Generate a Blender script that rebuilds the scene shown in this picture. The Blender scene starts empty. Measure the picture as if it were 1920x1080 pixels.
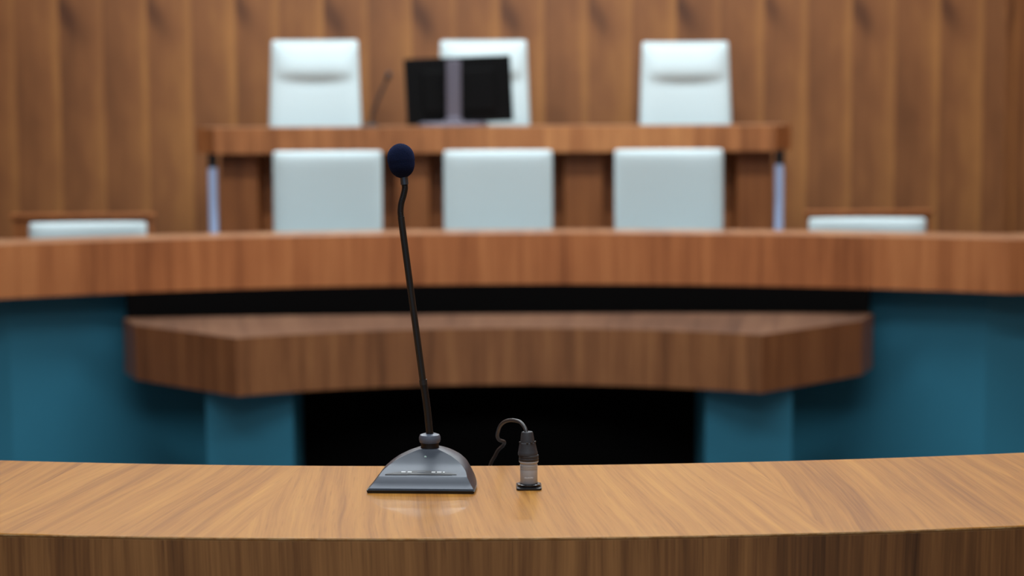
import bpy, bmesh, math, random
from mathutils import Vector, Matrix
R = math.radians
random.seed(7)
C = bpy.context.scene
COL = C.collection

# ---------------------------------------------------------------- camera
cam_d = bpy.data.cameras.new('camera')
cam = bpy.data.objects.new('camera', cam_d)
COL.objects.link(cam)
C.camera = cam
cam.location = (0, 0, 1.55)
cam_d.sensor_width = 36.0
cam_d.lens = 3500.0 / 1920.0 * 36.0
PITCH, YAW, ROLL = math.atan(340 / 3500), math.atan(25 / 3500), R(0.30)
cam.rotation_euler = (Matrix.Rotation(-YAW, 4, 'Z') @ Matrix.Rotation(math.pi / 2 - PITCH, 4, 'X')
                      @ Matrix.Rotation(-ROLL, 4, 'Z')).to_euler()
cam_d.dof.use_dof = True
cam_d.dof.focus_distance = 1.86
cam_d.dof.aperture_fstop = 5.4
cam_d.clip_start = 0.05

# ---------------------------------------------------------------- world, lights, exposure
w = bpy.data.worlds.new('world'); C.world = w; w.use_nodes = True
w.node_tree.nodes['Background'].inputs[0].default_value = (0.72, 0.86, 1.0, 1)
w.node_tree.nodes['Background'].inputs[1].default_value = 0.20
C.view_settings.view_transform = 'Standard'
C.view_settings.look = 'None'
C.view_settings.gamma = 1.0
C.view_settings.use_curve_mapping = False
C.view_settings.exposure = 0.4

CEIL = 4.0
LIGHTS = [  # x, y, size x, size y, watts  (unseen ceiling lights, added and placed for their effect)
    (0.0, 8.55, 5.6, 0.30, 108),
    (0.0, 6.0, 4.2, 0.30, 62),
    (0.0, 3.7, 4.2, 0.30, 52),  # unseen, placed to reach the counter legs
    (0.0, 0.95, 3.0, 0.80, 30),  # unseen, placed for the glint below the microphone base
    (0.0, -0.9, 3.0, 0.30, 18),  # unseen, behind the camera, placed for the sheen on the base
]
for i, (x, y, sx, sy, p) in enumerate(LIGHTS):
    ld = bpy.data.lights.new('added_ceiling_lamp', 'AREA')
    ld.shape = 'RECTANGLE'; ld.size = sx; ld.size_y = sy; ld.energy = p
    ld.color = (0.90, 0.97, 1.0)
    lo = bpy.data.objects.new('added_ceiling_lamp', ld); COL.objects.link(lo)
    lo.location = (x, y, CEIL - 0.06)


# ---------------------------------------------------------------- material helpers
def lin(c):
    return tuple(((v / 255) / 12.92 if v / 255 <= 0.04045 else ((v / 255 + 0.055) / 1.055) ** 2.4) for v in c) + (1,)


class NT:
    def __init__(self, name):
        self.m = bpy.data.materials.new(name); self.m.use_nodes = True
        self.t = self.m.node_tree; self.b = self.t.nodes['Principled BSDF']

    def n(self, typ, **kw):
        nd = self.t.nodes.new(typ)
        for k, v in kw.items():
            setattr(nd, k, v)
        return nd

    def put(self, sock, v):
        if isinstance(v, bpy.types.NodeSocket):
            self.t.links.new(v, sock)
        else:
            sock.default_value = v

    def math(self, op, a, b=None, c=None):
        nd = self.n('ShaderNodeMath', operation=op)
        self.put(nd.inputs[0], a)
        if b is not None: self.put(nd.inputs[1], b)
        if c is not None: self.put(nd.inputs[2], c)
        return nd.outputs[0]

    def comb(self, x, y, z=0.0):
        nd = self.n('ShaderNodeCombineXYZ')
        self.put(nd.inputs[0], x); self.put(nd.inputs[1], y); self.put(nd.inputs[2], z)
        return nd.outputs[0]

    def noise(self, vec, scale=1.0, detail=2.0, rough=0.5, dist=0.0):
        nd = self.n('ShaderNodeTexNoise')
        self.put(nd.inputs['Vector'], vec)
        nd.inputs['Scale'].default_value = scale
        nd.inputs['Detail'].default_value = detail
        nd.inputs['Roughness'].default_value = rough
        nd.inputs['Distortion'].default_value = dist
        return nd.outputs[0]

    def white(self, v):
        nd = self.n('ShaderNodeTexWhiteNoise', noise_dimensions='1D')
        self.put(nd.inputs['W'], v)
        return nd.outputs['Value']

    def rng(self, v, a, b, c, d, clamp=True):
        nd = self.n('ShaderNodeMapRange'); nd.clamp = clamp
        self.put(nd.inputs[0], v)
        for i, q in enumerate((a, b, c, d)): self.put(nd.inputs[i + 1], q)
        return nd.outputs[0]

    def mix(self, f, a, b, blend='MIX'):
        nd = self.n('ShaderNodeMix', data_type='RGBA', blend_type=blend)
        self.put(nd.inputs[0], f); self.put(nd.inputs[6], a); self.put(nd.inputs[7], b)
        return nd.outputs[2]

    def ramp(self, v, stops):
        nd = self.n('ShaderNodeValToRGB')
        el = nd.color_ramp.elements
        while len(el) < len(stops): el.new(0.5)
        for e, (p, c) in zip(el, stops):
            e.position = p; e.color = c
        self.put(nd.inputs[0], v)
        return nd.outputs[0]

    def bump(self, h, strength, dist=0.001):
        nd = self.n('ShaderNodeBump')
        nd.inputs['Strength'].default_value = strength
        nd.inputs['Distance'].default_value = dist
        self.put(nd.inputs['Height'], h)
        self.put(self.b.inputs['Normal'], nd.outputs[0])


def plain(name, rgb, rough=0.5, metal=0.0, spec=0.5, coat=0.0, mottle=0.0, mscale=40, bump=0.0, bscale=300):
    k = NT(name)
    c = lin(rgb)
    co = k.n('ShaderNodeTexCoord').outputs['Object']
    if mottle:
        f = k.noise(co, mscale, 4, 0.6)
        d = tuple(v * (1 - mottle) for v in c[:3]) + (1,)
        e = tuple(min(1, v * (1 + mottle)) for v in c[:3]) + (1,)
        k.put(k.b.inputs['Base Color'], k.mix(f, d, e))
    else:
        k.b.inputs['Base Color'].default_value = c
    k.b.inputs['Roughness'].default_value = rough
    k.b.inputs['Metallic'].default_value = metal
    k.b.inputs['Specular IOR Level'].default_value = spec
    k.b.inputs['Coat Weight'].default_value = coat
    if bump: k.bump(k.noise(co, bscale, 2), bump, 0.0005)
    return k.m


def wood(name, dark, mid, light, leaf=0.25, seed=0.0, rough=0.4, coat=0.0, spec=0.5, coat_rough=0.12, fine=1.0, slant=0.0,
         tone=0.3, wear_glint_v=None, profile=0.0, fig=0.35, vfade=None):
    """veneer: UV.x runs across the grain and UV.y along it, both in metres"""
    k = NT(name)
    uv = k.n('ShaderNodeUVMap').outputs[0]
    s = k.n('ShaderNodeSeparateXYZ'); k.put(s.inputs[0], uv)
    u0, v = s.outputs[0], s.outputs[1]
    u = k.math('ADD', u0, seed)
    idx = k.math('FLOOR', k.math('DIVIDE', u, leaf))
    fr = k.math('FRACT', k.math('DIVIDE', u, leaf))
    rnd = k.white(k.math('ADD', idx, 3.7 + seed))
    rnd2 = k.white(k.math('ADD', idx, 11.3 + seed))
    sl = k.math('MULTIPLY', k.math('SUBTRACT', rnd2, 0.5), slant)
    u2 = k.math('ADD', u, k.math('MULTIPLY', sl, v))
    # slight waviness of the grain
    wv = k.noise(k.comb(k.math('MULTIPLY', u, 3.0), k.math('MULTIPLY', v, 3.0), seed), 1.0, 2)
    u3 = k.math('ADD', u2, k.math('MULTIPLY', k.math('SUBTRACT', wv, 0.5), 0.02))
    zoff = k.math('MULTIPLY', rnd, 7.0)
    band = k.noise(k.comb(k.math('MULTIPLY', u3, 22.0), k.math('MULTIPLY', v, 0.9), zoff), 1.0, 3, 0.6)
    mids = k.noise(k.comb(k.math('MULTIPLY', u3, 110.0), k.math('MULTIPLY', v, 2.5), zoff), 1.0, 3, 0.6)
    line = k.noise(k.comb(k.math('MULTIPLY', u3, 420.0), k.math('MULTIPLY', v, 7.0), zoff), 1.0, 3, 0.65)
    figs = k.noise(k.comb(k.math('MULTIPLY', u, 5.0), k.math('MULTIPLY', v, 2.2), zoff), 1.0, 3, 0.5)
    f = k.math('ADD', k.math('MULTIPLY', k.math('SUBTRACT', band, 0.5), 1.1),
               k.math('MULTIPLY', k.math('SUBTRACT', mids, 0.5), 0.75 * fine))
    f = k.math('ADD', f, k.math('MULTIPLY', k.math('SUBTRACT', line, 0.5), 0.5 * fine))
    f = k.math('ADD', f, k.math('MULTIPLY', k.math('SUBTRACT', figs, 0.5), fig * 2))
    f = k.math('ADD', f, k.math('MULTIPLY', k.math('SUBTRACT', rnd, 0.5), tone))
    f = k.math('ADD', f, 0.5)
    if profile:
        f = k.math('ADD', f, k.math('MULTIPLY', k.math('SUBTRACT', fr, 0.5), profile))
    col = k.ramp(f, [(0.0, lin(dark)), (0.5, lin(mid)), (1.0, lin(light))])
    # dark pores
    por = k.noise(k.comb(k.math('MULTIPLY', u3, 700.0), k.math('MULTIPLY', v, 14.0), 4.0), 1.0, 2, 0.5)
    pm = k.rng(por, 0.60, 0.72, 0.0, 0.35 * fine)
    col = k.mix(pm, col, lin(dark))
    if wear_glint_v is not None:
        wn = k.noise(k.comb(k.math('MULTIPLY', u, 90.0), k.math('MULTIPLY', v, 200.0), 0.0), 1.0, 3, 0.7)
        near = k.rng(v, wear_glint_v - 0.0036, wear_glint_v - 0.0024, 0.0, 1.0)
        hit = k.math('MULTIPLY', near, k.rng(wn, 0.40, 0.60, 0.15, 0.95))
        col = k.mix(hit, col, lin((214, 178, 130)))  # worn specks plus the rim's edge highlight, both put into the colour
    k.put(k.b.inputs['Base Color'], col)
    k.b.inputs['Roughness'].default_value = rough
    k.b.inputs['Specular IOR Level'].default_value = spec
    if coat:
        k.b.inputs['Coat Weight'].default_value = coat
        k.b.inputs['Coat Roughness'].default_value = coat_rough
    k.bump(line, 0.06, 0.0004)
    return k.m


def wall_wood(name, cols, P=0.494, x0=0.0):
    """vertical veneer leaves in matched pairs: each leaf shades from dark to light, every pair repeats the same knot"""
    k = NT(name)
    uv = k.n('ShaderNodeUVMap').outputs[0]
    s = k.n('ShaderNodeSeparateXYZ'); k.put(s.inputs[0], uv)
    u, v = k.math('SUBTRACT', s.outputs[0], x0), s.outputs[1]
    pu = k.math('DIVIDE', u, P)
    pf = k.math('FRACT', pu); pi = k.math('FLOOR', pu)
    lf = k.math('FRACT', k.math('MULTIPLY', pu, 2.0))
    li = k.math('FLOOR', k.math('MULTIPLY', pu, 2.0))
    r = k.white(li)
    rp = k.white(k.math('ADD', pi, 40.0))
    zo = k.math('MULTIPLY', rp, 0.35)
    # sawtooth over a leaf: darker at its left seam, a light stripe before the right one
    st = k.ramp(lf, [(0.0, (0.28,) * 3 + (1,)), (0.12, (0.36,) * 3 + (1,)), (0.5, (0.50,) * 3 + (1,)),
                     (0.74, (0.56,) * 3 + (1,)), (0.93, (0.82,) * 3 + (1,)), (1.0, (0.72,) * 3 + (1,))])
    even = k.math('FRACT', k.math('MULTIPLY', li, 0.5))
    st2 = k.math('MULTIPLY', k.math('SUBTRACT', st, 0.5), k.rng(even, 0.0, 0.5, 0.62, 0.80))
    # the figure, identical in every pair apart from a slow drift
    fg = k.noise(k.comb(k.math('MULTIPLY', pf, 3.6), k.math('MULTIPLY', v, 2.4), zo), 1.0, 4, 0.55, 0.3)
    lo = k.noise(k.comb(k.math('MULTIPLY', u, 1.2), k.math('MULTIPLY', v, 0.9), 5.0), 1.0, 2)
    ln = k.noise(k.comb(k.math('MULTIPLY', u, 45.0), k.math('MULTIPLY', v, 0.8), rp), 1.0, 3, 0.6)
    # knot: a slanted dark smudge near the left seam of each pair, at the height of the chair heads
    kx = k.math('SUBTRACT', k.math('ADD', pf, k.math('MULTIPLY', k.math('SUBTRACT', v, 2.05), 0.85)), 0.10)
    ky = k.math('SUBTRACT', v, k.math('ADD', 2.04, k.math('MULTIPLY', rp, 0.07)))
    d2 = k.math('ADD', k.math('POWER', k.math('DIVIDE', kx, 0.11), 2.0), k.math('POWER', k.math('DIVIDE', ky, 0.12), 2.0))
    kn = k.math('MULTIPLY', k.math('POWER', 2.718, k.math('MULTIPLY', d2, -1.0)), 0.42)
    f = k.math('ADD', 0.5, st2)
    f = k.math('ADD', f, k.math('MULTIPLY', k.math('SUBTRACT', fg, 0.5), 0.75))
    f = k.math('ADD', f, k.math('MULTIPLY', k.math('SUBTRACT', lo, 0.5), 0.35))
    f = k.math('ADD', f, k.math('MULTIPLY', k.math('SUBTRACT', ln, 0.5), 0.28))
    f = k.math('ADD', f, k.math('MULTIPLY', k.math('SUBTRACT', r, 0.5), 0.14))
    f = k.math('SUBTRACT', f, kn)
    col = k.ramp(f, [(0.0, lin(cols[0])), (0.5, lin(cols[1])), (1.0, lin(cols[2]))])
    k.put(k.b.inputs['Base Color'], col)
    k.b.inputs['Roughness'].default_value = 0.5
    return k.m


M = {}
M['wall'] = wall_wood('wall_veneer', ((88, 51, 28), (143, 92, 53), (184, 127, 70)), x0=0.018)
M['top'] = wood('desk_top_veneer', (126, 78, 34), (178, 122, 56), (204, 148, 72), leaf=0.262, seed=0.03, rough=0.34, coat=0.42, spec=0.10,
                coat_rough=0.05, slant=0.28, tone=0.2, fig=0.08, fine=1.25)
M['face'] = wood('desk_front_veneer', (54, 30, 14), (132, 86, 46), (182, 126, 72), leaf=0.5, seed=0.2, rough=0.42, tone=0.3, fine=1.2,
                 wear_glint_v=1.174, fig=0.3)
M['mid_face'] = wood('bench_fascia_veneer', (120, 64, 32), (180, 110, 64), (210, 138, 84), leaf=0.35, seed=1.3, rough=0.4, fine=0.8,
                     fig=0.25, tone=0.3)
M['mid_top'] = wood('bench_top_veneer', (120, 80, 56), (170, 122, 90), (196, 150, 112), leaf=0.4, seed=2.3, rough=0.35, fine=0.7)
M['low_face'] = wood('counter_fascia_veneer', (84, 50, 28), (144, 93, 57), (176, 122, 76), leaf=0.9, seed=0.7, rough=0.42, fine=1.2,
                     fig=0.15, tone=0.1)
M['low_top'] = wood('counter_top_veneer', (72, 47, 33), (104, 72, 52), (124, 90, 66), leaf=0.5, seed=3.3, rough=0.4, fine=0.7)
M['judge'] = wood('judge_bench_veneer', (124, 72, 38), (184, 118, 70), (220, 152, 94), leaf=0.40, seed=4.1, rough=0.42, fine=0.6, fig=0.55,
                  tone=0.4)
M['judge_panel'] = wood('judge_panel_veneer', (112, 62, 30), (164, 100, 54), (194, 124, 70), leaf=0.3, seed=5.1, rough=0.45, fine=0.6)
M['teal'] = plain('teal_panel', (48, 130, 158), 0.55, mottle=0.10, mscale=2.5)
M['recess_shade_black'] = plain('recess_shade_black', (6, 5, 5), 0.9, spec=0.1)  # near-black painting the kneehole shade; the counter's rear rail shares it
M['steel'] = plain('painted_steel', (190, 214, 255), 0.35, 0.0)
M['post_shade'] = plain('post_shade_black', (24, 24, 26), 0.5)  # dark colour for the shaded tops of the posts
M['leather'] = plain('white_leather', (206, 226, 231), 0.42, spec=0.4, mottle=0.02, bump=0.05, bscale=180)
M['chrome'] = plain('chrome', (200, 204, 210), 0.18, 1.0)
M['castor'] = plain('castor_rubber', (28, 28, 30), 0.5)
M['screen_case'] = plain('monitor_case', (3, 3, 4), 0.5, spec=0.12)
M['screen'] = plain('screen_glass', (8, 9, 11), 0.08)
M['stand'] = plain('monitor_stand_grey', (104, 101, 114), 0.35, 0.2)
M['mic_black'] = plain('microphone_black', (30, 31, 34), 0.42)
M['base'] = plain('base_plastic', (62, 69, 80), 0.34, 0.3, spec=0.6, bump=0.04, bscale=900)
M['base_rim'] = plain('base_rim_black', (6, 6, 7), 0.5)
M['collar'] = plain('collar_plastic', (84, 92, 106), 0.35)
M['slot'] = plain('button_strip', (40, 43, 48), 0.3)
M['mark'] = plain('printed_mark', (205, 208, 212), 0.4)
M['led'] = plain('led_lens', (175, 205, 198), 0.2)
M['tube'] = plain('tube_black', (30, 29, 29), 0.33, spec=0.5)
M['goose'] = plain('gooseneck_black', (26, 27, 30), 0.35, 0.3)
M['ring'] = plain('ferrule_grey', (96, 104, 116), 0.28, 0.7)
k = NT('foam_navy')
co = k.n('ShaderNodeTexCoord').outputs['Object']
fn = k.noise(co, 900, 4, 0.7)
k.put(k.b.inputs['Base Color'], k.mix(fn, lin((3, 5, 12)), lin((18, 30, 64))))
k.b.inputs['Roughness'].default_value = 0.95
k.b.inputs['Specular IOR Level'].default_value = 0.15
k.b.inputs['Sheen Weight'].default_value = 0.18
k.b.inputs['Sheen Tint'].default_value = lin((70, 100, 190))
k.bump(fn, 0.9, 0.0012)
M['foam'] = k.m
M['nickel'] = plain('connector_nickel', (168, 174, 184), 0.35, 0.1)
M['ring_bright'] = plain('connector_ring', (190, 188, 186), 0.3, 0.3)
M['boot'] = plain('connector_boot', (46, 48, 54), 0.55, mottle=0.25, mscale=900, bump=0.3, bscale=900)
M['cable'] = plain('cable_rubber', (52, 52, 54), 0.4)
M['plate'] = plain('socket_plate_black', (16, 17, 20), 0.25)
M['carpet'] = plain('carpet', (60, 64, 70), 0.95, mottle=0.2, mscale=300)
M['ceil'] = plain('ceiling_paint', (210, 212, 212), 0.8)
M['plaster'] = plain('wall_paint', (150, 140, 128), 0.8)
M['lamp_frame'] = plain('lamp_frame', (190, 190, 190), 0.4)
k = NT('lamp_diffuser')
k.b.inputs['Emission Color'].default_value = (0.93, 0.97, 1, 1); k.b.inputs['Emission Strength'].default_value = 3
M['diffuser'] = k.m


# ---------------------------------------------------------------- mesh helpers
def link(name, bm, mats, parent=None, smooth=None, loc=None):
    me = bpy.data.meshes.new(name)
    bmesh.ops.remove_doubles(bm, verts=bm.verts, dist=1e-6)
    bmesh.ops.recalc_face_normals(bm, faces=bm.faces)
    if smooth is not None:
        for f in bm.faces: f.smooth = True
        for e in bm.edges:
            if len(e.link_faces) == 2 and e.calc_face_angle(0) > R(smooth): e.smooth = False
    bm.to_mesh(me); bm.free()
    if not isinstance(mats, (list, tuple)): mats = [mats]
    for m in mats: me.materials.append(m)
    o = bpy.data.objects.new(name, me); COL.objects.link(o)
    if parent: o.parent = parent
    if loc: o.location = loc
    return o


def thing(name, label, cat, loc=(0, 0, 0), rz=0, group=None):
    o = bpy.data.objects.new(name, None); COL.objects.link(o)
    o.empty_display_size = 0.1
    o.location = loc; o.rotation_euler = (0, 0, rz)
    o['label'] = label; o['category'] = cat
    if group: o['group'] = group
    return o


def structure(o):
    o['kind'] = 'structure'
    return o


def copy_tree(o, parent=None):
    c = o.copy(); COL.objects.link(c); c.parent = parent
    for ch in list(o.children): copy_tree(ch, c)
    return c


def box(bm, x0, x1, y0, y1, z0, z1, mi=0, axis='x'):
    uv = bm.loops.layers.uv.verify()
    vs = [bm.verts.new((x, y, z)) for z in (z0, z1) for y in (y0, y1) for x in (x0, x1)]
    for q in ((0, 1, 3, 2), (4, 6, 7, 5), (0, 4, 5, 1), (2, 3, 7, 6), (0, 2, 6, 4), (1, 5, 7, 3)):
        f = bm.faces.new([vs[i] for i in q]); f.material_index = mi
        f.normal_update()
        for l in f.loops:
            p = l.vert.co
            if abs(f.normal.z) > 0.5: l[uv].uv = (p.x, p.y)
            elif abs(f.normal.y) > 0.5: l[uv].uv = (p.x, p.z)
            else: l[uv].uv = (p.y, p.z)
    return bm


def bevel_mod(o, wd, seg=2, ang=30, mat=-1):
    m = o.modifiers.new('bevel', 'BEVEL'); m.width = wd; m.segments = seg
    m.limit_method = 'ANGLE'; m.angle_limit = R(ang); m.material = mat
    return o


def strip(bm, front, back, z0, z1, ucoord=None, vdepth=True, mside=0, mtop=0):
    """closed prism between a front and a back polyline; UV.x = length along the front, UV.y = depth (top) or height (sides)"""
    uv = bm.loops.layers.uv.verify()
    n = len(front)
    if ucoord is None:
        ucoord = [0.0]
        for i in range(1, n): ucoord.append(ucoord[-1] + math.dist(front[i], front[i - 1]))
    F0 = [bm.verts.new((p[0], p[1], z0)) for p in front]; F1 = [bm.verts.new((p[0], p[1], z1)) for p in front]
    B0 = [bm.verts.new((p[0], p[1], z0)) for p in back]; B1 = [bm.verts.new((p[0], p[1], z1)) for p in back]

    def face(vs, uvs, mi):
        f = bm.faces.new(vs); f.material_index = mi
        for l, c in zip(f.loops, uvs): l[uv].uv = c
    for i in range(n - 1):
        a, b = ucoord[i], ucoord[i + 1]
        da, db = math.dist(front[i], back[i]), math.dist(front[i + 1], back[i + 1])
        face([F0[i], F0[i + 1], F1[i + 1], F1[i]], [(a, z0), (b, z0), (b, z1), (a, z1)], mside)
        face([B0[i + 1], B0[i], B1[i], B1[i + 1]], [(b, z0), (a, z0), (a, z1), (b, z1)], mside)
        face([F1[i], F1[i + 1], B1[i + 1], B1[i]], [(a, 0), (b, 0), (b, db), (a, da)], mtop)
        face([F0[i + 1], F0[i], B0[i], B0[i + 1]], [(b, 0), (a, 0), (a, da), (b, db)], mtop)
    for i in (0, n - 1):
        d = math.dist(front[i], back[i])
        face([F0[i], F1[i], B1[i], B0[i]], [(0, z0), (0, z1), (d, z1), (d, z0)], mside)
    return bm


def arc(cx, cy, r, a0, a1, n, sx=1.0):
    """angles measured from +Y, so x = r sin a and y = cy + r cos a"""
    return [(cx + r * math.sin(a0 + (a1 - a0) * i / n), cy + r * math.cos(a0 + (a1 - a0) * i / n)) for i in range(n + 1)]


def lathe(bm, prof, n=32, cx=0, cy=0, mi=0, cap=True):
    rings = []
    for r, z in prof:
        if r < 1e-6: rings.append([bm.verts.new((cx, cy, z))])
        else: rings.append([bm.verts.new((cx + r * math.cos(2 * math.pi * i / n), cy + r * math.sin(2 * math.pi * i / n), z)) for i in range(n)])
    for a, b in zip(rings, rings[1:]):
        for i in range(n):
            j = (i + 1) % n
            if len(a) == 1 and len(b) == 1: continue
            if len(a) == 1: f = bm.faces.new([a[0], b[j], b[i]])
            elif len(b) == 1: f = bm.faces.new([a[i], a[j], b[0]])
            else: f = bm.faces.new([a[i], a[j], b[j], b[i]])
            f.material_index = mi
    if cap:
        for rg, rev in ((rings[0], True), (rings[-1], False)):
            if len(rg) > 2: bm.faces.new(rg[::-1] if rev else rg).material_index = mi
    return bm


def spline(pts, k=8):
    """Catmull-Rom through the points"""
    P = [Vector(p) for p in pts]
    P = [P[0] * 2 - P[1]] + P + [P[-1] * 2 - P[-2]]
    out = []
    for i in range(1, len(P) - 2):
        for j in range(k):
            t = j / k
            a, b, c, d = P[i - 1], P[i], P[i + 1], P[i + 2]
            out.append(0.5 * ((2 * b) + (-a + c) * t + (2 * a - 5 * b + 4 * c - d) * t * t + (-a + 3 * b - 3 * c + d) * t ** 3))
    out.append(P[-2])
    return out


def tube(bm, pts, rad, n=16, ridge=None):
    pts = [Vector(p) for p in pts]
    rings = []
    up = Vector((0, 1, 0))
    s = 0.0
    for i, p in enumerate(pts):
        t = (pts[min(i + 1, len(pts) - 1)] - pts[max(i - 1, 0)]).normalized()
        a = t.cross(up)
        if a.length < 1e-3: a = t.cross(Vector((1, 0, 0)))
        a.normalize(); b = t.cross(a).normalized()
        if i: s += (p - pts[i - 1]).length
        r = rad(i / (len(pts) - 1)) if callable(rad) else rad
        if ridge: r *= 1 + ridge[0] * math.sin(2 * math.pi * s / ridge[1])
        rings.append([bm.verts.new(p + a * r * math.cos(2 * math.pi * j / n) + b * r * math.sin(2 * math.pi * j / n)) for j in range(n)])
    for A, B in zip(rings, rings[1:]):
        for j in range(n): bm.faces.new([A[j], A[(j + 1) % n], B[(j + 1) % n], B[j]])
    bm.faces.new(rings[0][::-1]); bm.faces.new(rings[-1])
    return bm


NB = bmesh.new

# ---------------------------------------------------------------- room shell
WY = 10.55
XL, XR, YB = -3.6, 2.86, -3.0
b = NB(); uvl = b.loops.layers.uv.verify(); box(b, XL, XR, WY, WY + 0.12, 0, CEIL)
structure(link('wall_back', b, M['wall']))
structure(link('wall_right', box(NB(), XR, XR + 0.12, YB, WY + 0.12, 0, CEIL), M['wall']))
structure(link('wall_left', box(NB(), XL - 0.12, XL, YB, WY + 0.12, 0, CEIL), M['wall']))
structure(link('floor', box(NB(), XL - 0.12, XR + 0.12, YB, WY + 0.12, -0.1, 0), M['carpet']))
structure(link('ceiling', box(NB(), XL - 0.12, XR + 0.12, YB, WY + 0.12, CEIL, CEIL + 0.1), M['ceil']))
PLAT, DAIS = 0.30, 0.75
t1 = structure(link('trim_1', box(NB(), -1.25, 1.25, 7.96, 8.78, 0.0, PLAT), M['carpet']))      # raised platform
t2 = structure(link('trim_2', box(NB(), -2.4, 2.4, 8.78, WY, 0.0, DAIS), M['carpet']))          # dais of the bench
for (x, y, sx, sy, p) in LIGHTS:  # unseen fittings built around the added lamps
    t = thing('added_ceiling_light', 'long unseen ceiling light added to light the room', 'light', (x, y, CEIL - 0.05), 0, 'added ceiling lights')
    f = NB()
    box(f, -sx / 2 - .03, sx / 2 + .03, -sy / 2 - .03, -sy / 2, 0, 0.05); box(f, -sx / 2 - .03, sx / 2 + .03, sy / 2, sy / 2 + .03, 0, 0.05)
    box(f, -sx / 2 - .03, -sx / 2, -sy / 2, sy / 2, 0, 0.05); box(f, sx / 2, sx / 2 + .03, -sy / 2, sy / 2, 0, 0.05)
    link('frame', f, M['lamp_frame'], t)
    link('diffuser', box(NB(), -sx / 2, sx / 2, -sy / 2, sy / 2, 0.02, 0.05), M['diffuser'], t)

# ---------------------------------------------------------------- front desk (curved away at both ends)
TZ = 1.174
FC = 4.91
def fd(r, n=64, a=0.30): return arc(0, FC, r, math.pi - a, math.pi + a, n)
t = thing('front_desk', 'curved light wood desk across the foreground carrying the large microphone', 'desk', (0, 0, 0))
uc = [(-0.30 + 0.60 * i / 64) * 3.3 for i in range(65)]
uc = [-u for u in uc][::-1]
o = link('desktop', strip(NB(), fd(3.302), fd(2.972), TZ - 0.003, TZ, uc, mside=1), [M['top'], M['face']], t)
bevel_mod(o, 0.0011, 3, mat=0)
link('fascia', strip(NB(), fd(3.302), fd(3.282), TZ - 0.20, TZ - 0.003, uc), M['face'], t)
link('core', strip(NB(), fd(3.282), fd(2.992), TZ - 0.20, TZ - 0.003, uc), M['face'], t)
link('rear_edge', strip(NB(), fd(2.992), fd(2.972), TZ - 0.20, TZ - 0.003, uc), M['face'], t)
link('support_panel', strip(NB(), fd(3.17), fd(3.12), 0.0, TZ - 0.20, uc), M['teal'], t)
sp = NB()
SX, SY = 0.0287, 1.823
# socket flange with rounded corners
pts = []
for (cx, cy, a0) in ((.0095, .0125, 0), (-.0095, .0125, 90), (-.0095, -.0125, 180), (.0095, -.0125, 270)):
    for q in range(6):
        a = R(a0 + q * 18); pts.append((cx + .003 * math.cos(a), cy + .003 * math.sin(a)))
lo = [sp.verts.new((x, y, 0)) for x, y in pts]; hi = [sp.verts.new((x, y, .0022)) for x, y in pts]
sp.faces.new(lo[::-1]); sp.faces.new(hi)
for i in range(len(pts)): j = (i + 1) % len(pts); sp.faces.new([lo[i], lo[j], hi[j], hi[i]])
o = link('connector_socket', sp, M['plate'], t, loc=(SX, SY, TZ)); o['label'] = 'small black square socket flange set in the desk top'
bevel_mod(o, 0.0006, 2)
# little raised ring of the socket
sr = NB(); lathe(sr, [(.0115, .0022), (.0115, .0040), (.0105, .0046), (.0, .0046)], 32)
link('socket_collar', sr, M['plate'], o)

# ---------------------------------------------------------------- middle bench (curved towards the camera at both ends)
MZ, MC = 1.04, 3.5
def mid(r, n=72):
    a = math.asin(1.93 / r)
    p = arc(0, MC, r, -a, a, n)
    e = math.cos(a) * r + MC
    return [(-2.7, e + (4.0 - r) * 0 )] + p + [(2.7, e)]
def midu(r, n=72):
    p = mid(r, n); u = [0.0]
    for i in range(1, len(p)): u.append(u[-1] + math.dist(p[i], p[i - 1]))
    return [v - u[-1] / 2 for v in u]
t = thing('curved_bench', 'long curved wooden bench with teal base, running the full width below the white chairs', 'desk')
uc = midu(4.02)
link('desktop', strip(NB(), mid(4.02), mid(4.30), MZ - 0.004, MZ, uc, mside=1), [M['mid_top'], M['mid_face']], t)
link('fascia', strip(NB(), mid(4.02), mid(4.05), MZ - 0.205, MZ - 0.004, uc), M['mid_face'], t)
link('underside', strip(NB(), mid(4.05), mid(4.30), MZ - 0.205, MZ - 0.165, uc), M['mid_face'], t)
for s in (-1, 1):
    a0 = math.asin(1.16 / 4.25) * s; a1 = math.asin(1.93 / 4.25) * s
    fr, bk = arc(0, MC, 4.20, a0, a1, 20), arc(0, MC, 4.26, a0, a1, 20)
    fr.append((2.7 * s, fr[-1][1])); bk.append((2.7 * s, bk[-1][1]))
    if s < 0: fr, bk = fr[::-1], bk[::-1]
    o = link('base_panel', strip(NB(), fr, bk, 0, MZ - 0.205), M['teal'], t)
o = link('kneehole_shade_panel', box(NB(), -1.16, 1.16, 7.68, 7.72, 0, MZ - 0.205), M['recess_shade_black'], t)  # the kneehole is open; its shade is painted as a black sheet
o['label'] = 'black panel standing in for the shade of the open kneehole'

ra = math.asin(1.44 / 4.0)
o = link('gap_shade_board', strip(NB(), arc(0, MC, 4.022, -ra, ra, 40), arc(0, MC, 4.05, -ra, ra, 40), 0.60, MZ - 0.205), M['recess_shade_black'], t)  # darkness of the gap under the fascia, painted as a black strip
o['label'] = 'black board standing in for the shade in the gap below the fascia'

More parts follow.
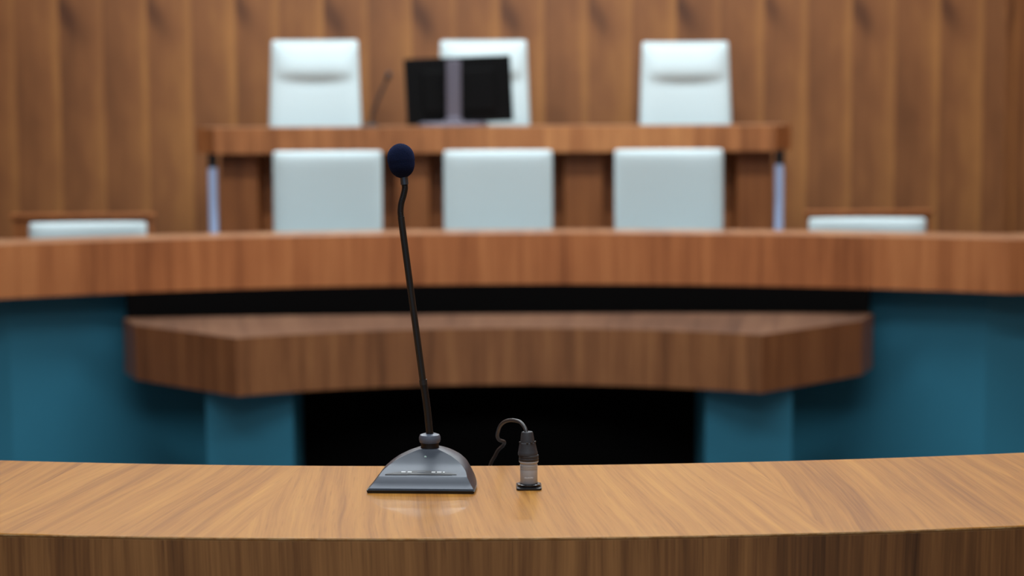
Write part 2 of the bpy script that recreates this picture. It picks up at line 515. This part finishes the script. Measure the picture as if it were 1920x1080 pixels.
# ---------------------------------------------------------------- lower counter in front of the bench
LZ, LC = 0.74, 4.95
t = thing('clerk_counter', 'low wooden counter with angled ends and teal legs, just below the curved bench', 'desk')
a = math.asin(0.93 / 1.86)
fr = arc(0, LC, 1.86, -a, a, 40)
n = len(fr)
front = [(-1.455, 7.20), (-1.372, 6.99)] + [(-1.372 + (0.442) * i / 6, 6.99 + (fr[0][1] - 6.99) * i / 6) for i in range(1, 6)] + fr + \
        [(0.93 + 0.442 * i / 6, fr[-1][1] + (6.99 - fr[-1][1]) * i / 6) for i in range(1, 7)] + [(1.455, 7.20)]
def back_pt(i):
    x = -1.445 + 2.89 * i / (len(front) - 1)
    return (x, 7.285 - 0.025 * abs(x) ** 2.2)
back = [back_pt(i) for i in range(len(front))]
def inset(pl, d):
    out = []
    for i, p in enumerate(pl):
        q0, q1 = pl[max(0, i - 1)], pl[min(len(pl) - 1, i + 1)]
        tx, ty = q1[0] - q0[0], q1[1] - q0[1]; L = math.hypot(tx, ty)
        out.append((p[0] - ty / L * d, p[1] + tx / L * d))
    return out
link('desktop', strip(NB(), front, back, LZ - 0.004, LZ, mside=1), [M['low_top'], M['low_face']], t)
link('fascia', strip(NB(), front, inset(front, 0.025), LZ - 0.208, LZ - 0.004), M['low_face'], t)
for s in (-1, 1):
    bb = NB(); xa, xb = sorted((s * 0.752, s * 1.070))
    box(bb, xa, xb, 6.74, 7.06, 0, LZ - 0.208)
    o = link('leg', bb, M['teal'], t); o['label'] = 'teal box leg'
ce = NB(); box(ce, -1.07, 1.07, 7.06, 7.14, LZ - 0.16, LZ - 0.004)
link('rear_rail', ce, M['recess_shade_black'], t)

# ---------------------------------------------------------------- judges' bench
JZ = 1.455
t = thing('judges_bench', 'raised straight wooden bench at the back with the monitor on it', 'desk', (0, 0, DAIS))
front = [(-1.49, 9.28), (-1.365, 9.0), (1.335, 9.0), (1.455, 9.28)]
front = [front[0]] + [(-1.365 + 2.70 * i / 12, 9.0) for i in range(13)] + [front[3]]
back = [(-1.49 + 2.945 * i / 14, 9.62) for i in range(15)]
link('desktop', strip(NB(), front, back, JZ - .004 - DAIS, JZ - DAIS, mside=1), [M['mid_top'], M['judge']], t)
link('fascia', strip(NB(), front, inset(front, 0.03), JZ - .124 - DAIS, JZ - .004 - DAIS), M['judge'], t)
link('underside', strip(NB(), inset(front, 0.03), inset(front, 0.25), JZ - .10 - DAIS, JZ - .08 - DAIS), M['judge_panel'], t)
link('modesty_panel', box(NB(), -1.34, 1.33, 9.36, 9.39, 0, JZ - .1 - DAIS), M['judge_panel'], t)
for (xa, xb) in ((-1.354, -1.174), (-.499, -.337), (.324, .512), (1.171, 1.341)):
    bb = NB(); box(bb, xa, xb, 9.14, 9.36, 0, JZ - .1 - DAIS)
    bevel_mod(link('pedestal', bb, M['judge_panel'], t), 0.004)
for x in (-1.383, 1.366):
    pz = JZ - .19 - DAIS
    post = link('post', lathe(NB(), [(.0215, 0), (.0215, pz)], 24, x, 9.07), M['steel'], t, smooth=40); post['label'] = 'round steel post'
    link('post_top_shade', lathe(NB(), [(.024, pz), (.024, pz + .07)], 24, x, 9.07), M['post_shade'], post, smooth=40)  # dark sleeve painting the desk's shadow on the top of the post

# ---------------------------------------------------------------- chairs
def cushion(w0, w1, h, t, head=None, nx=36, nz=48, curve=0.02, rnd=0.055, lean=0.0):
    """upright padded panel facing -Y, base at z=0; w0/w1 widths at foot and head, head=(crease height, bulge)"""
    bm = NB()
    def corner(z):  # shrink the width close to foot and head for rounded corners
        rr = rnd * h * 0.35
        d = min(z, h - z)
        return 0.0 if d >= rr else rr - math.sqrt(max(0, rr * rr - (rr - d) ** 2))
    def z_of(k): return h * 0.5 * (1 - math.cos(math.pi * k / nz))
    fr, bk = [], []
    for kz in range(nz + 1):
        z = z_of(kz); w = (w0 + (w1 - w0) * z / h) / 2 - corner(z)
        rf, rb = [], []
        for kx in range(nx + 1):
            u = -math.cos(math.pi * kx / nx)
            e = max(0.0, 1 - abs(u) ** 7) ** 0.5
            ez = max(0.0, 1 - abs(2 * z / h - 1) ** 12) ** 0.5
            d = t * 0.5 * e * ez
            f = d
            if head:
                zc = head[0] - 0.012 * (1 - u * u)
                dz = z - zc
                g = max(0.0, 1 - abs(u / 0.93) ** 4)
                if dz > 0: f += (head[1] * 1.6 * (1 - math.exp(-dz / 0.055)) * math.exp(-dz / 0.16) - 0.010 * math.exp(-dz / 0.03)) * g * ez
                else: f -= 0.010 * g * math.exp(dz / 0.006)
            y = lean * z - curve * (1 - u * u) * -1
            rf.append(bm.verts.new((u * w, y - f, z)))
            rb.append(bm.verts.new((u * w, y + d, z)) if (0 < kx < nx and 0 < kz < nz) else rf[-1])
        fr.append(rf); bk.append(rb)
    for a in range(nz):
        for c in range(nx):
            for g, flip in ((fr, False), (bk, True)):
                q = [g[a][c], g[a][c + 1], g[a + 1][c + 1], g[a + 1][c]]
                q2 = []
                for v in q:
                    if v not in q2: q2.append(v)
                if len(q2) < 3: continue
                try: bm.faces.new(q2[::-1] if flip else q2)
                except ValueError: pass
    return bm


def make_chair(kind):
    t = thing('swivel_chair', 'chair', 'chair')
    if kind == 'judge':
        link('backrest', cushion(0.505, 0.452, 0.74, 0.075, (0.530, 0.046), lean=0.10), M['leather'], t, smooth=60, loc=(0, 0.0, 0.42))
        sh = 0.46
    else:
        link('backrest', cushion(0.480, 0.478, 0.62, 0.060, None, lean=0.05, curve=0.03), M['leather'], t, smooth=60, loc=(0, 0.0, 0.44))
        sh = 0.46
    s = NB(); box(s, -0.24, 0.24, -0.38, 0.02, sh - 0.09, sh)
    bevel_mod(link('seat', s, M['leather'], t, smooth=30), 0.03, 4)
    link('gas_column', lathe(NB(), [(.03, .09), (.03, .25), (.018, .25), (.018, sh - .09)], 20, 0, -.2), M['chrome'], t, smooth=40)
    bs = link('star_base', NB(), M['chrome'], t)
    bm = NB()
    for q in range(5):
        a = q * 2 * math.pi / 5 + 0.3
        tube(bm, [(0, -.2, .10), (.15 * math.cos(a), -.2 + .15 * math.sin(a), .095), (.27 * math.cos(a), -.2 + .27 * math.sin(a), .07)], lambda f: .02 - .008 * f, 10)
        cb = NB(); bmesh.ops.create_cone(cb, cap_ends=True, segments=18, radius1=.028, radius2=.028, depth=.045,
                                         matrix=Matrix.Translation((.27 * math.cos(a), -.2 + .27 * math.sin(a), .028)) @ Matrix.Rotation(a, 4, 'Z') @ Matrix.Rotation(math.pi / 2, 4, 'X'))
        link('castor', cb, M['castor'], t, smooth=40)
    bm.to_mesh(bs.data); bm.free()
    return t


jc = make_chair('judge'); cc = make_chair('clerk')
J = [(-0.955, 9.80, 1.903, R(1.5), 'leftmost high-backed white leather chair behind the judges bench, beside the thin microphone'),
     (-0.072, 9.80, 1.898, R(0.5), 'middle high-backed white leather chair partly hidden behind the black monitor'),
     (0.985, 9.80, 1.885, R(-1), 'rightmost high-backed white leather chair behind the judges bench, alone at the right')]
for i, (x, y, z, r, lb) in enumerate(J):
    o = jc if i == 0 else copy_tree(jc)
    o.location = (x, y, DAIS); o.rotation_euler = (0, 0, r); o.scale = (1, 1, (z - DAIS) / 1.16)
    o['label'] = lb; o['group'] = 'high-backed chairs behind the judges bench'
K = [(-0.750, 8.20, PLAT, 1.000, 0, 'left square-backed white chair of the three below the judges bench'),
     (0.0, 8.20, PLAT, 1.0, 0, 'centre square-backed white chair below the monitor, between two others'),
     (0.752, 8.20, PLAT, 1.0, 0, 'right square-backed white chair of the three below the judges bench'),
     (-1.755, 7.96, 0.0, 1.04, R(4), 'white chair with only its top edge showing above the curved bench, far left'),
     (1.582, 7.96, 0.0, 1.04, R(-4), 'white chair with only its top edge showing above the curved bench, far right')]
for i, (x, y, z, s, r, lb) in enumerate(K):
    o = cc if i == 0 else copy_tree(cc)
    o.location = (x, y, z); o.rotation_euler = (0, 0, r); o.scale = (s, s, 1.0 if z else 1.006)
    o['label'] = lb; o['group'] = 'square-backed chairs along the curved bench'

# low wooden partitions behind the two outer chairs
for (xa, xb, zt, lb) in ((-2.17, -1.53, 1.085, 'low wooden partition behind the far left white chair'),
                         (1.37, 1.94, 1.08, 'low wooden partition behind the far right white chair')):
    t = thing('wooden_partition', lb, 'partition', ((xa + xb) / 2, 8.30, 0))
    hw = (xb - xa) / 2
    link('panel', box(NB(), -hw + .01, hw - .01, 0.012, 0.04, 0, zt - .02), M['judge_panel'], t)
    bevel_mod(link('cap_rail', box(NB(), -hw, hw, -0.005, 0.06, zt - .02, zt), M['judge_panel'], t), .003)

# ---------------------------------------------------------------- monitor on the judges' bench, seen from behind
t = thing('computer_monitor', 'black computer monitor seen from behind in front of the middle judge chair', 'monitor', (-0.222, 9.27, JZ), R(8))
e = NB(); lathe(e, [(0, 0), (.175, 0), (.18, .004), (.178, .010), (.16, .020), (0, .024)], 48)
for v in e.verts: v.co.y *= 0.62
link('stand_base', e, M['stand'], t, smooth=50)
cb = NB(); box(cb, -.036, .036, -.055, -.03, .012, .325)
bevel_mod(link('stand_column', cb, M['stand'], t), .006)
hb = NB(); lathe(hb, [(.0, .012), (.05, .012), (.05, .03), (.03, .045), (0, .05)], 24, 0, -.04)
link('swivel_foot', hb, M['stand'], t, smooth=40)
mount = link('tilt_mount', box(NB(), -.05, .05, -.032, .0, .15, .25), M['screen_case'], t)
case = NB(); box(case, -.265, .265, -.01, .018, -.163, .163)
for v in case.verts: pass
cs = link('screen_case', case, M['screen_case'], t, loc=(0.032, 0.008, .178)); cs.rotation_euler = (R(-3), R(-2.2), 0)
bevel_mod(cs, .006, 3)
bulge = NB(); box(bulge, -.18, .18, -.022, -.01, -.11, .10); bevel_mod(link('rear_cover', bulge, M['screen_case'], cs), .010, 3)
link('screen', box(NB(), -.255, .255, .018, .0185, -.145, .145), M['screen'], cs)

# ---------------------------------------------------------------- small microphone on the judges' bench
t = thing('desk_microphone', 'thin dark gooseneck microphone leaning right beside the left judge chair', 'microphone', (-0.625, 9.17, JZ))
bb = NB(); box(bb, -.045, .045, -.05, .05, 0, .018)
for v in bb.verts:
    if v.co.z > .01: v.co.x *= .6; v.co.y *= .6
bevel_mod(link('base', bb, M['mic_black'], t), .004)
link('gooseneck', tube(NB(), spline([(0, 0, .014), (.02, 0, .08), (.055, 0, .165), (.088, 0, .235)]), .0075, 10), M['castor'], t, smooth=60)
link('microphone_head', tube(NB(), [(.086, 0, .228), (.088, 0, .235), (.093, 0, .25), (.097, 0, .262), (.100, 0, .268)],
     lambda f: (.008, .013, .014, .012, .006)[min(4, int(f * 4.01))], 14), M['mic_black'], t, smooth=60)

# ---------------------------------------------------------------- large gooseneck microphone in the foreground
S = 1 / 1900.0
BX, BY = -0.0735, 1.857
mic = thing('gooseneck_microphone', 'large black gooseneck microphone with navy foam head standing on the front desk', 'microphone', (BX, BY, TZ), R(-4))
def ring(z, wf, yf, wm, wb, yb, nf=14, ns=18):
    pts = []
    for i in range(nf): pts.append((-wf + 2 * wf * i / nf, yf))
    c = 2 * wm - (wf + wb) / 2
    for i in range(ns):
        q = i / ns; pts.append(((1 - q) ** 2 * wf + 2 * q * (1 - q) * c + q * q * wb, yf + (yb - yf) * q))
    for i in range(nf): pts.append((wb - 2 * wb * i / nf, yb))
    for i in range(ns):
        q = 1 - i / ns; pts.append((-((1 - q) ** 2 * wf + 2 * q * (1 - q) * c + q * q * wb), yf + (yb - yf) * q))
    return [(x, y, z) for x, y in pts]
def loft(bm, rings, cap0=True, cap1=True):
    V = [[bm.verts.new(p) for p in r] for r in rings]
    for A, B in zip(V, V[1:]):
        for i in range(len(A)): bm.faces.new([A[i], A[(i + 1) % len(A)], B[(i + 1) % len(A)], B[i]])
    if cap0: bm.faces.new(V[0][::-1])
    if cap1: bm.faces.new(V[-1])
    return bm
mm = .001
rim = loft(NB(), [ring(0, 52*mm, -60*mm, 49*mm, 36*mm, 57*mm), ring(3*mm, 53*mm, -61*mm, 50*mm, 37*mm, 58*mm)])
link('base_rim', rim, M['base_rim'], mic, smooth=30)
def topc(z):  # front y, front half width, middle half width, back width, back y of the upper shell at height z
    T = [(17, 43.5, -51.5, 42.5, 31, 50), (18, 43, -49, 42, 30.5, 49), (21, 41, -41, 40, 29, 45), (25, 36.5, -32, 36, 26, 39),
         (29, 31, -25, 31, 22, 32), (33, 23.5, -18.5, 24, 17, 25), (36.5, 15, -13, 16, 11.5, 17), (38.5, 9.5, -10.5, 11.5, 8, 11.5)]
    for a, b2 in zip(T, T[1:]):
        if z <= b2[0]:
            q = (z - a[0]) / (b2[0] - a[0]); return [a[i] + (b2[i] - a[i]) * q for i in range(1, 6)]
    return list(T[-1][1:])
rs = [ring(3*mm, 52*mm, -59.5*mm, 49.5*mm, 36.5*mm, 57.5*mm), ring(5*mm, 51.6*mm, -59.0*mm, 49*mm, 36*mm, 57*mm),
      ring(6*mm, 50.6*mm, -58.0*mm, 48.6*mm, 35.6*mm, 56.5*mm), ring(11*mm, 47.2*mm, -55*mm, 46*mm, 33.5*mm, 54*mm),
      ring(16.4*mm, 43.8*mm, -52*mm, 42.9*mm, 31.3*mm, 50.5*mm)]
for z in (17, 18, 19.5, 21, 23, 25, 27, 29, 31, 33, 35, 36.5, 38.5):
    wf, yf, wm, wb, yb = topc(z)
    rs.append(ring(z*mm, wf*mm, yf*mm, wm*mm, wb*mm, yb*mm))
rs = [[(x + .085 * z, y, z * .90) for x, y, z in r_] for r_ in rs]
base = link('base', loft(NB(), rs), M['base'], mic, smooth=24)
def surf(x, y):  # height of the front slope at (x, y) in mm
    Z = [17, 18, 21, 25, 29, 33, 36.5, 38.5]; Y = [-51.5, -49, -41, -32, -25, -18.5, -13, -10.5]
    for i in range(7):
        if y <= Y[i + 1]: return Z[i] + (Z[i + 1] - Z[i]) * (y - Y[i]) / (Y[i + 1] - Y[i])
    return 38.5
# lens-shaped strip of controls low on the slope
def patch(x0, x1, ylo, yhi, h, n=24, name='strip', mat=None, par=None):
    bm = NB(); lo, hi = [], []
    for i in range(n + 1):
        x = x0 + (x1 - x0) * i / n
        a, c = ylo(x), yhi(x)
        lo.append((bm.verts.new((x*mm, a*mm, (surf(x, a) * .9 + h)*mm)), bm.verts.new((x*mm, a*mm, (surf(x, a) * .9 - .6)*mm))))
        hi.append((bm.verts.new((x*mm, c*mm, (surf(x, c) * .9 + h)*mm)), bm.verts.new((x*mm, c*mm, (surf(x, c) * .9 - .6)*mm))))
    for i in range(n):
        bm.faces.new([lo[i][0], lo[i+1][0], hi[i+1][0], hi[i][0]])
        bm.faces.new([lo[i][1], lo[i+1][1], lo[i+1][0], lo[i][0]])
        bm.faces.new([hi[i][0], hi[i+1][0], hi[i+1][1], hi[i][1]])
    for i in (0, n): bm.faces.new([lo[i][0], hi[i][0], hi[i][1], lo[i][1]])
    return link(name, bm, mat, par)
strip_o = patch(-35.5, 34.5, lambda x: -48.2, lambda x: -48.0 + 6.8 * (1 - (abs(x) / 36.5) ** 2), .45, 32, 'control_strip', M['slot'], base)
patch(-36, -14, lambda x: -49.3, lambda x: -48.2 + .5 * (1 - ((x + 25) / 11) ** 2), .5, 16, 'strip_groove', M['base_rim'], strip_o)
patch(-14, 30, lambda x: -48.9, lambda x: -48.4, .5, 16, 'strip_groove', M['base_rim'], strip_o)
for (xa, xb) in ((-20.5, -16.2), (-14.2, -10.2), (9.4, 13.2), (14.8, 19.2), (20.6, 22.4)):
    patch(xa, xb, lambda x: -45.3, lambda x: -43.6, .75, 3, 'printed_mark', M['mark'], strip_o)
patch(-4.6, 3.2, lambda x: -45.0, lambda x: -43.8, .75, 3, 'printed_mark', M['collar'], strip_o)
ld_ = NB(); lathe(ld_, [(.0013, 0), (.0013, .001), (0, .0016)], 16)
link('indicator_lamp', ld_, M['led'], base, smooth=50, loc=(.0008, -.0200, .0284))
# neck and collar
link('base_neck', lathe(NB(), [(.0092, .033), (.0090, .041)], 32, .0032, 0), M['base_rim'], mic, smooth=40)
link('collar', lathe(NB(), [(.0088, .0395), (.0102, .0402), (.0109, .0425), (.0108, .0455), (.0098, .0478), (.0064, .0490), (.0, .0486)], 40, .0032, 0),
     M['collar'], mic, smooth=35)
# stem: positions measured in the plane of the microphone, relative to its base
def W(px, pz):  # world offset in millimetres from the stem foot, stored as (sideways, up)
    return Vector(((px + 3.2) * mm, 0, (pz - 3.4) * mm))
rotm = Matrix.Rotation(R(4), 4, 'Z')
def L(pts): return [rotm @ W(*p) for p in pts]
foot = L([(0, 52), (-.6, 58), (-2.2, 76), (-4.2, 92), (-6.2, 106)])
link('lower_flex', tube(NB(), spline(foot, 16), .0037, 18, (.012, .0013)), M['goose'], mic, smooth=80)
link('rigid_tube', tube(NB(), L([(-6.1, 104), (-6.5, 107), (-26.3, 268), (-26.5, 271)]), lambda f: .0033 + .0001 * f, 24), M['tube'], mic, smooth=60)
link('ferrule', tube(NB(), L([(-5.7, 102), (-6.3, 107)]), .0040, 24), M['mic_black'], mic, smooth=60)
flex = L([(-26.4, 269), (-27.0, 276), (-26.2, 284), (-23.9, 292), (-22.4, 299), (-22.6, 304)])
link('gooseneck', tube(NB(), spline(flex, 40), .0031, 18, (.028, .0014)), M['goose'], mic, smooth=80)
link('neck_ring', tube(NB(), L([(-22.6, 303), (-22.9, 306.5), (-23.2, 310.5)]), .0040, 24), M['ring'], mic, smooth=40)
fo = NB()
bmesh.ops.create_uvsphere(fo, u_segments=64, v_segments=48, radius=1.0)
for v in fo.verts:
    z = v.co.z
    wd = 1 + 0.05 * z * (1 - abs(z)) - (0.02 if z < 0 else 0)
    sup = (abs(z) ** 2.0)
    v.co.x *= .0136 * (1 + .10 * (1 - sup) * sup * 2) * wd
    v.co.y *= .0136 * (1 + .10 * (1 - sup) * sup * 2) * wd
    v.co.z *= .0172
    nrm = random.uniform(-1, 1) * .00008
    v.co *= 1 + nrm / .014
fm = link('foam_windscreen', fo, M['foam'], mic, smooth=180)
fm.location = rotm @ W(-25.7, 326.5); fm.rotation_euler = (0, R(-7), 0)
fm['label'] = 'navy blue foam ball'

# ---------------------------------------------------------------- plugged-in connector with its cable
t = thing('cable_connector', 'small grey and black plug with curled cable standing in the desk socket', 'plug', (SX, SY, TZ))
sh = NB()
lathe(sh, [(.0, .0046), (.0082, .0046), (.0086, .0052), (.0086, .0190), (.0083, .0194), (.0083, .0201), (.0086, .0204), (.0086, .0213), (.0083, .0216),
           (.0083, .0223), (.0086, .0226), (.0086, .0235), (.0083, .0238), (.0083, .0246), (.0088, .0250), (.0097, .0262), (.0097, .0272), (.0, .0272)], 48)
shell = link('shell', sh, M['nickel'], t, smooth=35)
for zz in (.0197, .0211, .0225):
    link('shell_ring', lathe(NB(), [(.0084, zz - .0004), (.0089, zz - .0003), (.0089, zz + .0003), (.0084, zz + .0004)], 40), M['ring_bright'], shell, smooth=35)
# faint engraved script on the shell
for i in range(9):
    a = R(-90 - 28 + i * 6.6)
    tk = NB(); hgt = (.0012, .0008, .0009, .0008, .0013, .0008, .0014, .0012, .0009)[i]
    box(tk, -.00035, .00035, -.0001, .0001, 0, hgt)
    o = link('engraving', tk, M['mark'], shell, loc=(.00862 * math.cos(a), .00862 * math.sin(a), .0108)); o.rotation_euler = (0, R(12), a + math.pi / 2)
link('lock_ring', lathe(NB(), [(.0, .0272), (.0094, .0272), (.0098, .0278), (.0098, .0298), (.0094, .0301), (.0094, .0306), (.0098, .0310), (.0098, .0328),
     (.0094, .0332), (.0, .0332)], 40), M['boot'], t, smooth=35)
bt = NB()
def octring(r, z, n=8, k=.86):
    out = []
    for i in range(n):
        for f in (-.32, .32):
            a = (i + .5 + f) * 2 * math.pi / n; out.append((r * math.cos(a), r * math.sin(a), z))
    return out
loft(bt, [octring(.0099, .0332), octring(.0100, .0352), octring(.0096, .0362), octring(.0078, .0452), octring(.0072, .0458), octring(.0060, .0545), octring(.0054, .0560)])
boot = link('boot', bt, M['boot'], t, smooth=25)
for a in (200, 268, 300, 340):
    nb = NB(); box(nb, -.0011, .0011, -.0006, .0012, -.0006, .0006)
    o = link('grip_nub', nb, M['cable'], boot, loc=(.0074 * math.cos(R(a)), .0074 * math.sin(R(a)), .0462)); o.rotation_euler = (0, 0, R(a - 90))
boot.rotation_euler = (0, R(-1.5), 0)
cab = [(-.0018, 0, .054), (-.0038, .004, .0595), (-.0085, .014, .0635), (-.0160, .028, .0630), (-.0225, .045, .0590), (-.0275, .063, .0520),
       (-.0300, .082, .0430), (-.0310, .100, .0340), (-.0290, .116, .0270), (-.0240, .130, .0225), (-.0250, .142, .0165), (-.0330, .156, .0040),
       (-.0420, .168, -.030), (-.045, .172, -.16), (-.04, .172, -.40)]
o = link('cable', tube(NB(), spline(cab, 8), .00185, 14), M['cable'], t, smooth=80)
